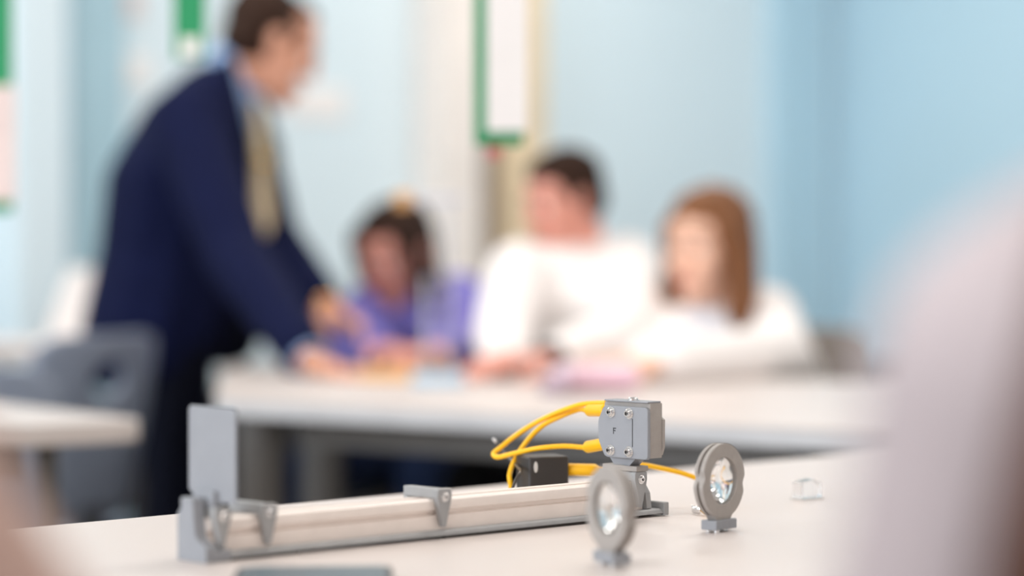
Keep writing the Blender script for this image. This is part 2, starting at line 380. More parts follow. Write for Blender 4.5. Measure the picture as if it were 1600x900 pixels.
put('lid', prism(nb(), rpoly([(FX+.001, ya+.001), (.007, ya+.001), (.007, yb-.006), (FX+.001, yb-.006)], .001, 2), lambda a, b, t: V((a, b, t)), ZT, ZT+.0014), 'bluegrey', sn, bevel=.0004)
def fy(px): return ya+(1017-px)/(1017-943)*(yb-ya)
def fz(py): return ZT-.0035-(py-632)/(720-632)*(ZT-.0035-ZB)
for px, py in ((963, 643), (990, 643.5), (962.5, 708), (990, 708.5)):
    addscrew(sn, (FX, fy(px), fz(py)), (-1, 0, 0), .0036, .0036)
addscrew(sn, (-.004, fy(988), ZT+.0014), (0, 0, 1), .004, .0025)
put('seam', bx(FX-.00015, FX+.0005, fy(995.2), fy(994.2), fz(700), fz(652)), 'ink', sn, smooth=False)
b = nb(); yF, zF, hF, tF = fy(966), fz(680), .0052, .00075      # letter F: y runs to the left in the picture
box(b, FX-.00018, FX+.0004, yF-tF, yF, zF, zF+hF); box(b, FX-.00018, FX+.0004, yF-.0034, yF-tF, zF+hF-tF, zF+hF); box(b, FX-.00018, FX+.0004, yF-.0028, yF-tF, zF+hF*.47, zF+hF*.47+tF)
put('letter_mark', b, 'ink', sn, smooth=False)

# ------------------------------------------------------------------ lens rings
def lensring(p, ang, label, facing=1):
    """ang turns the ring's face about the vertical; local -y is the face"""
    t = thing('lens_holder', p, ang, label, 'lens')
    Ro, Ri, zc, N = .0296, .0186, .0402, 96
    def outl(R, notch):
        o = []
        for i in range(N):
            a = 2*PI*i/N; r = R
            for c in (-.12, PI-.12):
                dlt = abs((a-c+PI) % (2*PI)-PI)
                if dlt < .26: r -= notch*(.5+.5*math.cos(PI*dlt/.26))
            o.append((r*math.cos(a), zc+r*math.sin(a)))
        return o
    hole = [(Ri*math.cos(2*PI*i/N), zc+Ri*math.sin(2*PI*i/N)) for i in range(N)]
    fn = lambda a, b, y: V((a, y, b))
    front = annulus(nb(), outl(Ro, .0030), hole, fn, -.0048, -.0008)
    put('front_ring', front, 'ring', t, bevel=.0005)
    put('rear_ring', annulus(nb(), outl(Ro*.995, .0030), hole, fn, .0014, .0046), 'ring', t, bevel=.0005)
    put('inner_ring', annulus(nb(), outl(Ro-.003, 0), hole, fn, -.0009, .0015), 'ring', t)
    put('neck', prism(nb(), [(-.0125, zc-.0265), (-.009, .009), (-.009, .0075), (.009, .0075), (.009, .009), (.0125, zc-.0265)], fn, -.0046, .0044), 'ring', t, bevel=.0004)
    ft = rpoly([(-.0145, -.0075), (-.0045, -.0062), (.0045, -.0062), (.0145, -.0075), (.0145, .0075), (-.0145, .0075)], .0012, 3)
    put('foot_block', prism(nb(), ft, lambda a, b, z: V((a, b, z)), .0022, .0098), 'bluegrey', t, bevel=.0005)
    for x in (-.0085, .0085): put('foot_pin', cyl(nb(), (x, -.0035, 0), (x, -.0035, .0022), .0022), 'screw', t); put('foot_pin', cyl(nb(), (x, .004, 0), (x, .004, .0022), .0022), 'screw', t)
    R, k = Ri+.0005, .055; pr = [(0, -(.0012+k*R*R*1e1*.5*.0))]
    n = 14; sag = lambda r: .0042*(1-(r/R)**2)
    pr = [(R*i/n, -(.0008+sag(R*i/n))) for i in range(n+1)]+[(R*i/n, .0008+sag(R*i/n)) for i in range(n, -1, -1)]
    put('lens', lathe(nb(), pr, (0, 0, zc), (0, 1, 0), 64), 'lens', t, angle=60)
    return t
lensring(ontable(1124, 831), math.radians(51), 'grey ring lens holder standing free right of the marked sensor box, clear lens')
lensring(ontable(956, 884), math.radians(-63), 'grey ring lens holder nearest the camera, standing edge on before the rail')

# ------------------------------------------------------------------ yellow leads, black box and small things on the front table
def plug(parent, a, b, r=.0052):
    a, b = V(a), V(b); L = (b-a).length
    put('plug', lathe(nb(), [(0, 0), (r*.8, 0), (r, .0012), (r, L*.84), (r*.88, L*.88), (.0032, L*.97), (.0030, L), (0, L)], a, b-a, 20), 'yellow', parent)
def cable(pts, label, r=.0022):
    p0 = pts[len(pts)//2]
    t = thing('cable', V((p0.x, p0.y, TAB)), 0, label, 'cable', 'yellow test leads on the front table')
    off = V((p0.x, p0.y, TAB))
    put('wire', tube(nb(), [p-off for p in pts], r, 12, 10), 'yellow', t)
    return t, off
dF = bench(uF, .03).y
pl1a, pl1b = bench(uF-.003, .040, RZ+fz(642)), W(917, 641.5, dF+.05)
pl2a, pl2b = bench(uF-.003, .040, RZ+fz(699)), W(914, 699.5, dF+.05)
pts = [bench(uF, .043, RZ+fz(630)), W(930, 630, dF+.04), W(905, 633, dF+.06), W(870, 645, dF+.08), W(835, 662, dF+.09), W(804, 682, dF+.10), W(783, 699, dF+.10), W(771, 709, dF+.10), W(778, 714.5, dF+.09), W(800, 709.5, dF+.08), W(840, 701, dF+.06), W(880, 697.5, dF+.055), pl2b]
t, o = cable(pts, 'yellow cable looping from the sensor box top round to its lower plug'); plug(t, pl2a-o, pl2b-o)
pts = [pl1b, W(905, 640, dF+.07), W(880, 649, dF+.08), W(850, 664, dF+.085), W(828, 684, dF+.085), W(808, 712, dF+.085), W(798, 735, dF+.08), ]
e = W(797, 745, dF+.07); pts += [V((e.x, e.y, TAB+.022)), V((e.x+.006, e.y+.01, TAB+.0026)), V((e.x+.03, e.y+.03, TAB+.0024))]
t, o = cable(pts, 'yellow cable bending from the upper plug down behind the rail'); plug(t, pl1a-o, pl1b-o)
bb = ontable(850, 792); BBD = bb.y
p3a, p3b = W(886, 734, BBD), W(938, 735, BBD-.01)
pts = [p3b, W(965, 731, BBD-.005), W(1002, 727, BBD), W(1030, 731.5, BBD+.0), W(1060, 738, BBD), W(1078, 743.5, BBD), W(1100, 752, BBD), W(1122, 766, BBD+.0), ]
e = ontable(1135, 790); pts += [V((e.x, e.y, TAB+.008)), V((e.x, e.y-.03, TAB+.003))]
e2 = ontable(1108, 806); pts += [V((e2.x, e2.y, TAB+.003)), V((ontable(1096, 805).x, ontable(1096, 805).y, TAB+.0055))]
t, o = cable(pts, 'yellow cable running right from the black box behind the ring lens holder')
plug(t, p3a-o, p3b-o, .0053)
put('plug_tip', cyl(nb(), p3a-o+V((-.003, 0, 0)), p3a-o, .0035, n=14), 'orange', t)
e3a, e3b = ontable(1094, 806)+V((0, 0, .004)), ontable(1082, 803)+V((0, 0, .004))
b = nb(); hel = [e3a.lerp(e3b, i/40)+V((0, math.cos(i*1.2)*.0028, math.sin(i*1.2)*.0028)) for i in range(41)]
b = tube(b, hel, .0007, 6, 2)
tag(put('spring', b, 'screw'), 'tiny silver coil spring lying left of the ring lens holder foot', 'spring')
bx_t = thing('power_box', (bb.x, bb.y, TAB), math.radians(20), 'small charcoal box behind the rail beneath the yellow cables', 'box')
put('case', prism(nb(), rpoly([(-.020, -.017), (.017, -.017), (.017, .017), (-.020, .017)], .003, 4), lambda a, b, z: V((a, b, z)), 0, .0445), 'boxdark', bx_t, bevel=.0015)
put('label_oval', prism(nb(), [(.0018*math.cos(i*PI/8), .036+.0048*math.sin(i*PI/8)) for i in range(16)], lambda a, b, y: V((-.014+a, -y, b)), .0168, .0174), 'label', bx_t, smooth=False)
wp = [W(774, 690, 2.16), W(779, 696, 2.16), W(790, 711, 2.15), W(808, 729, 2.09), W(813.5, 737, 2.06), W(806, 750, 2.05)]
e = W(795, 768, 2.04); wp += [V((e.x, e.y, TAB+.012)), V((e.x-.006, e.y, TAB+.002))]
t = thing('test_lead', (e.x, e.y, TAB), 0, 'thin dark bent wire with a silver tip beside the yellow loop', 'wire'); o = V((e.x, e.y, TAB))
put('wire', tube(nb(), [p-o for p in wp], .0013, 10, 8), 'wirem', t)
put('tip', lathe(nb(), [(0, -.0015), (.0014, -.001), (.0014, .003), (.0012, .0035), (0, .0035)], wp[0]-o, wp[0]-wp[1], 14), 'screw', t)
# phone at the bottom edge
pc = ontable(512, 886); t = thing('smartphone', (pc.x, pc.y-.135, TAB), math.radians(3), 'dark smartphone lying flat on the front table, cut by the bottom edge', 'phone')
out = rpoly([(-.052, -.074), (.052, -.074), (.052, .074), (-.052, .074)], .012, 6)
put('body', prism(nb(), out, lambda a, b, z: V((a, b, z)), 0, .0085), 'phone', t, bevel=.0018)
put('display', prism(nb(), [(x*.93, y*.95) for x, y in out], lambda a, b, z: V((a, b, z)), .0083, .0087), 'glassblack', t)
# small clear lens block at the right
pc = ontable(1262, 780); t = thing('lens_mount', (pc.x, pc.y, TAB), math.radians(35), 'small clear plastic piece on the front table beside the blurred person', 'lens')
put('clear_block', prism(nb(), rpoly([(-.012, 0), (.012, 0), (.012, .013), (.004, .017), (-.012, .015)], .002, 4), lambda a, b, y: V((a, y, b+.0008)), -.007, .007), 'clear', t, bevel=.0008)
put('collar', prism(nb(), rpoly([(-.014, -.009), (.014, -.009), (.014, .009), (-.014, .009)], .003, 4), lambda a, b, z: V((a, b, z)), 0, .0012), 'label', t)

# ------------------------------------------------------------------ chairs
def make_chair(shell, label, group, loc, rz, hole=True):
    """local +y is the sitter's forward; the back stands at y = -.2"""
    t = thing('school_chair', loc, rz, label, 'chair', group)
    N, K = 64, 8
    def bend(x, z):
        h = (z-.45)/.38
        return V((x, -.20-.07*h+1.15*x*x-.02*(1-h)*0, z))
    def sq(a, w, h, e):
        c, s = math.cos(a), math.sin(a); return (abs(c)**e*(1 if c >= 0 else -1)*w, abs(s)**e*(1 if s >= 0 else -1)*h)
    b = nb(); rings = []
    zc = .735 if hole else .64
    for k in range(K+1):
        f = k/K; ring = []
        for i in range(N):
            a = 2*PI*i/N; x1, z1 = sq(a, .195, .18, .32); z1 += .64
            if z1 < .64: x1 *= 1-.12*(.64-z1)/.18
            x0, z0 = (math.cos(a)*.050, .735+math.sin(a)*.034) if hole else (math.cos(a)*.002, zc+math.sin(a)*.002)
            x, z = x0+(x1-x0)*f, z0+(z1-z0)*f
            ring.append(b.verts.new(bend(x, z)))
        rings.append(ring)
    for p, q in zip(rings, rings[1:]):
        for i in range(N): b.faces.new((p[i], p[(i+1) % N], q[(i+1) % N], q[i]))
    o = put('backrest', b, shell, t); s = o.modifiers.new('thick', 'SOLIDIFY'); s.thickness = .012; s.offset = 0
    b = nb(); so = rpoly([(-.19, -.19), (.19, -.19), (.20, .2), (-.20, .2)], .05, 6); prism(b, so, lambda a, c, z: V((a, c, z-.25*max(0, c-.12)**1.0*0)), .432, .446)
    put('seat', b, shell, t, bevel=.004)
    put('bracket', bx(-.03, .03, -.225, -.175, .425, .49), 'chairleg', t)
    for sx in (-1, 1):
        put('leg', tube(nb(), [(sx*.15, .14, .43), (sx*.17, .17, .25), (sx*.19, .20, .0)], .011, 10, 6), 'chairleg', t)
        put('leg', tube(nb(), [(sx*.15, -.13, .43), (sx*.17, -.17, .25), (sx*.19, -.22, .0)], .011, 10, 6), 'chairleg', t)
        put('seat_rail', tube(nb(), [(sx*.15, -.15, .424), (sx*.15, .15, .424)], .010, 10, 3), 'chairleg', t)
    return t
pA = W(84, 600, 4.58)
GC = 'grey blue plastic school chairs'
ch = make_chair('chair', 'grey blue plastic chair with hand hole, empty, in front of the suited man', GC, (pA.x-.12, pA.y+.1, 0), math.radians(63))
pB = W(-85, 600, 3.9)
cb = dup(ch, (pB.x-.05, pB.y+.19, 0), math.radians(14), 'grey blue plastic chair cut off by the left edge of the photo', GC); cb.scale = (.96, .96, .96)

# ------------------------------------------------------------------ people
def headprims(bm, c, A, s=1., nose=1., jaw=1.):
    P = lambda x, y, z: V(c)+A @ V((x*s, y*s, z*s))
    R = lambda *r: tuple(v*s for v in r)
    E = lambda x, y, z, *r: (P(x, y, z), R(*r), A)
    hull(bm, E(-.012, 0, .03, .095, .076, .085), E(.02, 0, .045, .062, .066, .06))
    hull(bm, E(.025, 0, .0, .056, .064, .07), E(.042, 0, -.075, .034, .042*jaw, .03))
    hull(bm, E(.070, 0, -.094, .018, .022*jaw, .015), E(.045, 0, -.08, .03, .040*jaw, .026))
    hull(bm, E(.088, 0, .024, .008, .008, .01), E(.100*nose, 0, -.014, .0115, .0115, .010)); hull(bm, E(.093, .010, -.019, .009, .007, .007), E(.093, -.010, -.019, .009, .007, .007))
    hull(bm, E(.086, .016, -.054, .008, .012, .006), E(.086, -.016, -.054, .008, .012, .006)); hull(bm, E(.084, .013, -.066, .009, .012, .006), E(.084, -.013, -.066, .009, .012, .006))
    for q in (1, -1):
        hull(bm, E(.076, q*.016, .036, .012, .010, .009), E(.066, q*.046, .034, .012, .010, .009))
        hull(bm, E(.058, q*.038, -.02, .026, .024, .026))
        hull(bm, E(-.004, q*.078, .016, .016, .008, .016), E(.0, q*.075, -.022, .010, .008, .012))
    return P
def headkids(t, off, P, A, s, brow='hairdark'):
    for q in (1, -1):
        e = nb(); hull(e, (P(.0715, q*.031, .009)-off, .0105*s)); ey = put('eye', e, 'eye', t)
        i = nb(); hull(i, (P(.0800, q*.031, .0085)-off, (.003*s, .0062*s, .0062*s), A)); put('iris', i, 'iris', ey)
        b = nb(); hull(b, (P(.085, q*.014, .042)-off, (.004*s, .005*s, .003*s), A), (P(.080, q*.034, .042)-off, (.004*s, .005*s, .003*s), A)); hull(b, (P(.080, q*.034, .042)-off, (.004*s, .005*s, .003*s), A), (P(.066, q*.052, .034)-off, (.004*s, .003*s, .003*s), A)); put('eyebrow', b, brow, t)
    l = nb(); hull(l, (P(.0925, .012, -.0555)-off, (.004*s, .008*s, .004*s), A), (P(.0925, -.012, -.0555)-off, (.004*s, .008*s, .004*s), A)); hull(l, (P(.0905, .010, -.0645)-off, (.005*s, .008*s, .0045*s), A), (P(.0905, -.010, -.0645)-off, (.005*s, .008*s, .0045*s), A)); put('lips', l, 'lip', t)
def hand(bm, w, d, n, side, curl=.25, s=1.):
    """w wrist, d direction of the fingers, n out of the back of the hand, side +1 if the thumb lies along n x d"""
    d = V(d).normalized(); n = V(n); n = (n-d*n.dot(d)).normalized(); l = n.cross(d)*side; w = V(w)
    A = Matrix((d, l, n)).transposed(); r = lambda *a: tuple(v*s for v in a)
    hull(bm, (w, r(.020, .026, .018), A), (w+d*.03*s, r(.02, .034, .015), A), (w+d*.082*s, r(.014, .041, .012), A))
    for k, (y, L, b0) in enumerate(((.034, .070, .090), (.0115, .080, .094), (-.0115, .073, .090), (-.034, .056, .082))):
        p = w+d*b0*s*.96+l*y*s; a = 0; seg = [L*.44, L*.31, L*.25]; rad = [.0092, .0082, .0074, .0062]
        dirn = (d+l*y*2.2).normalized()
        for j in range(3):
            a += curl*(.6 if j == 0 else 1.0)*(1+.12*k); dd = dirn*math.cos(a)-n*math.sin(a); q2 = p+dd*seg[j]*s
            hull(bm, (p, rad[j]*s), (q2, rad[j+1]*s)); p = q2
    p = w+d*.022*s+l*.030*s-n*.006*s
    for j, (L, ra, rb_) in enumerate(((.042, .0145, .0105), (.033, .0105, .0092), (.026, .0092, .0072))):
        dd = (d*(.62+.22*j)+l*(.72-.25*j)-n*(.30+.1*j)).normalized(); q2 = p+dd*L*s; hull(bm, (p, ra*s), (q2, rb_*s)); p = q2
    return bm
def person(label, base, f, J, cfg, hairfn, extra=None):
    """J: joints in world space; f: the way the trunk faces"""
    off = V((base[0], base[1], 0)); t = thing('person', off, 0, label, 'person')
    L = {k: (V(v)-off) for k, v in J.items() if not isinstance(v, tuple) or len(v) == 3}
    T = axes(V((f[0], f[1], 0))); s = cfg.get('s', 1.)
    HA = axes(J['face'], J.get('up', V((0, 0, 1)))); skin = cfg['skin']
    dwn = lambda o: V((0, 0, o))
    # body
    b = nb()
    wd = cfg.get('w', .15); dp = cfg.get('d', .09)
    hull(b, (L['pelvis'], (dp, wd*.95, .09), T), (L['waist'], (dp*.85, wd*.8, .08), T)); hull(b, (L['waist'], (dp*.85, wd*.8, .08), T), (L['chest'], (dp*.78, wd*.75, .08), T))
    hull(b, (L['chest'], (dp*.7, wd*.65, .06), T), (L['shL'], .034*s), (L['shR'], .034*s), (L['neck']-dwn(.02), .042*s))
    hull(b, (L['neck']-dwn(.03), .056*s), (L['head']+HA @ V((-.022, 0, -.06))*s, .050*s))
    for q in 'LR':
        chain(b, (L['sh'+q], .047*s), (L['el'+q], .037*s), (L['wr'+q], .025*s))
        chain(b, (L['hip'+q], .08*s), (L['kn'+q], .055*s), (L['an'+q], .036*s))
        hd, hn, sd, cu_ = cfg['hand'+q]; hand(b, L['wr'+q], hd, hn, sd, cu_, s)
    P = headprims(b, L['head'], HA, s*cfg.get('hs', 1), cfg.get('nose', 1), cfg.get('jaw', 1))
    putmesh('body', fuse(b, .0045, 3), skin, t, angle=180)
    headkids(t, V(), P, HA, s*cfg.get('hs', 1), cfg['hair'])
    # clothes
    if 'torso' in cfg:
        b = nb(); items = [(p-off, r, axes(V((f[0], f[1], 0)), V(u) if u else V((0, 0, 1)))) for p, r, u in cfg['torso']]
        chain(b, *items)
        hull(b, items[-1], (L['shL'], .060*s), (L['shR'], .060*s), (L['neck']-dwn(.02), .058*s))
        sl = cfg.get('sleeve', (.064, .056, .044))
        for q in 'LR':
            e = L['el'+q].lerp(L['wr'+q], cfg.get('cuff', .92))
            chain(b, (L['sh'+q], sl[0]*s), (L['el'+q], sl[1]*s), (e, sl[2]*s))
        putmesh(cfg['topname'], fuse(b, .008, cfg.get('smooth', 6)), cfg['top'], t, angle=180)
    b = nb(); hull(b, (L['pelvis'], (dp+.03, wd+.02, .1), T), (L['hipL'], .095*s), (L['hipR'], .095*s))
    for q in 'LR': chain(b, (L['hip'+q], .098*s), (L['kn'+q], cfg.get('knee', .072)*s), (L['an'+q]+dwn(.02), .058*s))
    putmesh('trousers', fuse(b, .009, 5), cfg['legs'], t, angle=180)
    for q in 'LR':
        b = nb(); a = L['an'+q]; ff = V((f[0], f[1], 0)).normalized(); z = V((0, 0, 1))
        hull(b, (a-z*(a.z-.035)-ff*.03, .034), (a-z*(a.z-.028)+ff*.11, (.028, .028, .022)), (a-z*.02, .045)); hull(b, (a-z*(a.z-.030)+ff*.05, .038), (a-z*(a.z-.022)+ff*.17, (.03, .03, .022)))
        me = fuse(b, .006, 2)
        for v in me.vertices: v.co.z = max(v.co.z, .002)
        putmesh('shoe', me, 'shoe', t, angle=180)
    b = nb(); hairfn(b, P, HA, s*cfg.get('hs', 1)); putmesh('hair', fuse(b, .005, 2), cfg['hair'], t, angle=180)
    if extra: extra(t, off, L, P, HA)
    return t
def Eh(P, A, s): return lambda x, y, z, *r: (P(x, y, z), tuple(v*s for v in r), A)
def hair_short(b, P, A, s):
    E = Eh(P, A, s); hull(b, E(-.028, 0, .05, .094, .084, .084), E(.02, 0, .082, .055, .06, .045)); hull(b, E(-.05, 0, -.01, .062, .078, .05), E(-.045, 0, .04, .07, .08, .06))
    for q in (1, -1): hull(b, E(.005, q*.068, .035, .03, .014, .03), E(.012, q*.071, .01, .008, .008, .012))
def hair_receding(b, P, A, s):
    E = Eh(P, A, s); hull(b, E(-.034, 0, .046, .092, .083, .082)); hull(b, E(-.05, 0, -.015, .062, .077, .05), E(-.045, 0, .04, .07, .08, .06))
    hull(b, E(-.01, 0, .085, .065, .052, .036), E(.03, .0, .09, .035, .04, .022))
    for q in (1, -1): hull(b, E(-.005, q*.066, .04, .04, .016, .03), E(.012, q*.071, .012, .009, .008, .012))
def hair_long(down, front=.03):
    def fn(b, P, A, s):
        E = Eh(P, A, s)
        hull(b, E(-.026, 0, .05, .098, .087, .086), E(.022, 0, .075, .055, .066, .05))
        for q in (1, -1):
            chain(b, E(.015, q*.070, .04, .045, .022, .04), E(.0, q*.083, -.04, .045, .022, .05), E(front-.02, q*.085, -.11, .045, .024, .05), E(front, q*.080, -down, .035, .02, .03))
        chain(b, E(-.05, 0, .02, .066, .084, .06), E(-.06, 0, -.09, .045, .08, .05), E(-.065, 0, -down, .03, .07, .04))
    return fn
def hair_tied(b, P, A, s):
    hair_short(b, P, A, s); E = Eh(P, A, s)
    for q in (1, -1): chain(b, E(.03, q*.066, .055, .035, .02, .035), E(.03, q*.078, -.01, .026, .014, .04), E(.02, q*.080, -.085, .022, .014, .03))
    chain(b, E(-.07, 0, .01, .05, .06, .05), E(-.085, 0, -.08, .03, .05, .05), E(-.07, 0, -.14, .025, .04, .04))

Z = V((0, 0, 1))
# ---- the man in the navy suit, standing at the left end of the rear table
D = 5.0; f = (math.cos(.26), math.sin(.26)); l = V((-f[1], f[0], 0)); fv = V((f[0], f[1], 0))
J = dict(pelvis=W(248, 470, D), waist=W(258, 375, D), chest=W(285, 245, D), neck=W(350, 118, 5.04), head=W(425, 74, 5.02),
 shR=W(292, 190, 4.86), shL=W(370, 195, 5.16), elR=W(368, 398, 4.66), wrR=W(484, 563, 4.37), elL=W(420, 372, 5.08), wrL=W(506, 480, 4.87),
 hipR=W(262, 480, 4.93), hipL=W(262, 480, 5.10), face=(fv*.86-Z*.42), up=Z)
for q, y in (('R', 4.92), ('L', 5.14)):
    h = W(280, 700, y); J['kn'+q] = V((h.x-.0, y-.02, .50)); J['an'+q] = V((h.x-.03, y, .09))
def man_extra(t, off, L, P, A):
    g = lambda px, py, d: W(px, py, d)-off
    b = nb(); chain(b, (g(352, 108, 5.0), .04), (g(360, 122, 5.0), (.04, .07, .035)), (g(372, 168, 4.99), (.03, .06, .03)))
    hull(b, (g(362, 105, 5.02), .058), (g(378, 150, 5.0), .035)); hull(b, (g(372, 160, 5.0), (.03, .06, .03)), (g(372, 380, 5.03), (.05, .09, .05)))
    putmesh('shirt', fuse(b, .007, 4), 'shirtblue', t, angle=180)
    b = nb(); hull(b, (g(400, 168, 4.985), (.010, .016, .014)), (g(404, 185, 4.985), (.008, .012, .01)))
    hull(b, (g(404, 185, 4.985), (.012, .012, .01)), (g(411, 350, 4.97), (.022, .010, .01))); hull(b, (g(411, 350, 4.97), (.022, .010, .01)), (g(412, 372, 4.97), (.004, .006, .006)))
    ti = putmesh('tie', fuse(b, .005, 2), 'tie', t, angle=180)
    b = nb(); c = g(411, 253, 4.958); lathe(b, [(0, -.017), (.004, -.016), (.0055, -.013), (.0055, .013), (.004, .016), (0, .017)], c, (1, 0, 0), 20); put('tie_clip', b, 'gold', ti)
    b = nb(); chain(b, (g(398, 160, 5.12), (.012, .03, .02)), (g(430, 230, 5.13), (.012, .05, .03)), (g(436, 320, 5.12), (.014, .05, .03)), (g(425, 420, 5.08), (.03, .06, .04)), (g(380, 470, 5.06), (.07, .05, .05)), (g(350, 545, 5.06), (.07, .05, .04)))
    putmesh('far_lapel', fuse(b, .007, 3), 'navydark', t, angle=180)  # same suit as the jacket; the lapel's shade is in the darker colour
    b = nb(); chain(b, (g(352, 100, 4.93), (.018, .02, .02)), (g(368, 160, 4.93), (.018, .015, .03)), (g(386, 230, 4.93), (.014, .015, .03)), (g(388, 300, 4.93), (.012, .015, .03)))
    putmesh('near_lapel', fuse(b, .006, 3), 'navy', t, angle=180)
    for q in 'RL':
        a = L['el'+q].lerp(L['wr'+q], .9); c = L['wr'+q]; b = nb(); cyl(b, a, a.lerp(c, 1.0), .037, .034, 24); put('shirt_cuff', b, 'shirtblue', t)
    a = L['elL'].lerp(L['wrL'], .99); c = L['wrL']+(L['wrL']-L['elL']).normalized()*.014; b = nb(); cyl(b, a, c, .0325, .032, 24); put('watch', b, 'gold', t)
cfg = dict(skin='skin', hair='hairdark', top='navy', topname='jacket', legs='navydark', w=.16, d=.10, s=1.02, hs=.98, jaw=1.1, sleeve=(.078, .066, .050), cuff=.90,
 handR=(W(568, 592, 4.20)-W(484, 563, 4.37), Z+fv*.2, 1, .12), handL=(W(600, 527, 4.79)-W(506, 480, 4.87), Z*.6+fv*.6-l*.3, -1, .35),
 torso=[(W(226, 578, D), (.145, .20, .05), None), (W(240, 500, D), (.150, .205, .06), None), (W(262, 390, D), (.145, .19, .06), None), (W(276, 270, D), (.146, .205, .07), None), (W(300, 185, D), (.105, .20, .06), None), (W(330, 128, D), (.06, .12, .04), None)])
person('man in navy suit bending over the rear table, hand pointing, tan tie', (W(270, 0, D).x, D), f, J, cfg, hair_receding, man_extra)

# ---- students at the rear table
def seated(J, base_px, d, f, spread=.09, kn=.42):
    fv = V((f[0], f[1], 0)).normalized(); l = V((-fv.y, fv.x, 0)); p = W(base_px, 400, d); p.z = .54
    J['pelvis'] = p
    for q, sg in (('L', 1), ('R', -1)):
        J['hip'+q] = p+l*sg*spread+V((0, 0, -.0)); J['kn'+q] = p+l*sg*(spread+.03)+fv*kn+Z*(-.015); J['an'+q] = J['kn'+q]+fv*-.02+Z*(.09-J['kn'+q].z)
    J['waist'] = p.lerp(J['chest'], .45)
    return J
def table_arm(J, q, px, d): pass
TZ = TAB
def onT(px, d, z): return V(((px-800)/F*d, d, TZ+z))
# boy
f = (-.25, -.97)
J = dict(chest=W(900, 470, 4.76), neck=W(903, 392, 4.83), head=W(880, 318, 4.78), shR=W(812, 428, 4.74), shL=W(978, 418, 4.84), elR=W(788, 522, 4.54), elL=W(1000, 520, 4.52),
 wrR=onT(792, 4.34, .034), wrL=onT(862, 4.25, .036), face=V((-.80, -.52, -.28)), up=Z)
seated(J, 915, 4.98, f)
def boy_extra(t, off, L, P, A):
    a = L['elL'].lerp(L['wrL'], .97); c = L['wrL']+(L['wrL']-L['elL']).normalized()*.015; b = nb(); cyl(b, a, c, .031, .031, 24); put('wrist_watch', b, 'black', t)
    b = nb(); chain(b, (L['neck']+V((-.055, -.05, .0)), .022), (L['neck']+V((-.04, -.085, -.05)), .018), (L['neck']+V((.03, -.08, -.015)), .02)); putmesh('collar', fuse(b, .006, 2), 'white', t, angle=180)
cfg = dict(skin='skinred', hair='hairdark', top='white', topname='shirt', legs='blacktr', w=.15, d=.09, s=.96, hs=.87, sleeve=(.072, .066, .046), cuff=.90,
 handR=((-.25, -.9, -.08), Z, -1, .2), handL=((-.95, -.25, -.08), Z, 1, .2),
 torso=[(J['pelvis']+Z*.04, (.14, .18, .06), None), (W(912, 640, 4.92), (.13, .19, .06), None), (W(900, 545, 4.80), (.15, .19, .06), None), (W(900, 470, 4.78), (.12, .185, .06), None), (W(898, 425, 4.79), (.09, .16, .04), None)])
person('dark haired student in white shirt seated between purple sweater and long haired girl', (J['pelvis'].x, J['pelvis'].y), f, J, cfg, hair_short, boy_extra)
# purple sweater
f = (-.25, -.97)
J = dict(chest=W(655, 520, 5.16), neck=W(650, 452, 5.20), head=W(618, 402, 5.08), shR=W(588, 482, 5.10), shL=W(716, 470, 5.24), elR=W(516, 540, 4.98), elL=W(738, 552, 5.02),
 wrR=onT(590, 4.78, .034), wrL=onT(690, 4.72, .034), face=V((-.50, -.74, -.36)), up=Z)
seated(J, 670, 5.36, f)
cfg = dict(skin='skinred', hair='hairdark', top='purple', topname='sweater', legs='jeans', w=.14, d=.085, s=.95, hs=.97, sleeve=(.068, .062, .046), cuff=.95,
 handR=((.6, -.7, -.06), Z, -1, .2), handL=((-.6, -.75, -.06), Z, 1, .2),
 torso=[(J['pelvis']+Z*.04, (.14, .17, .06), None), (W(668, 640, 5.30), (.13, .18, .06), None), (W(662, 570, 5.22), (.125, .18, .06), None), (W(655, 515, 5.16), (.115, .17, .06), None), (W(650, 478, 5.16), (.09, .14, .04), None)])
def pur_extra(t, off, L, P, A):
    b = nb(); chain(b, (L['neck']+V((-.05, -.05, .0)), .02), (L['neck']+V((-.02, -.09, -.03)), .018), (L['neck']+V((.05, -.06, .005)), .02)); putmesh('dark_collar', fuse(b, .006, 2), 'navydark', t, angle=180)
person('student in purple sweater looking down at the rear table', (J['pelvis'].x, J['pelvis'].y), f, J, cfg, hair_tied, pur_extra)
# girl
f = (-.45, -.89)
J = dict(chest=W(1145, 540, 4.56), neck=W(1136, 478, 4.60), head=W(1106, 388, 4.54), shR=W(1058, 526, 4.54), shL=W(1200, 494, 4.66), elR=W(1062, 560, 4.38), elL=W(1222, 552, 4.38),
 wrR=onT(1010, 4.22, .034), wrL=onT(1036, 4.10, .036), face=V((-.64, -.74, -.10)), up=Z)
seated(J, 1170, 4.78, f)
def girl_extra(t, off, L, P, A):
    b = nb(); hull(b, (W(1096, 516, 4.46)-off, (.062, .045, .04)), (W(1098, 565, 4.42)-off, (.07, .045, .03))); putmesh('grey_top', fuse(b, .006, 3), 'greyshirt', t, angle=180)
cfg = dict(skin='skinpale', hair='hairbrown', top='white', topname='cardigan', legs='blacktr', w=.14, d=.085, s=.93, hs=.97, jaw=.92, sleeve=(.066, .060, .046), cuff=.95,
 handR=((-.9, -.2, -.05), Z, -1, .2), handL=((-.96, -.1, -.05), Z, 1, .2),
 torso=[(J['pelvis']+Z*.04, (.14, .16, .06), None), (W(1172, 640, 4.72), (.12, .17, .06), None), (W(1160, 580, 4.65), (.115, .17, .05), None), (W(1148, 540, 4.58), (.105, .16, .05), None), (W(1140, 502, 4.58), (.08, .13, .035), None)])
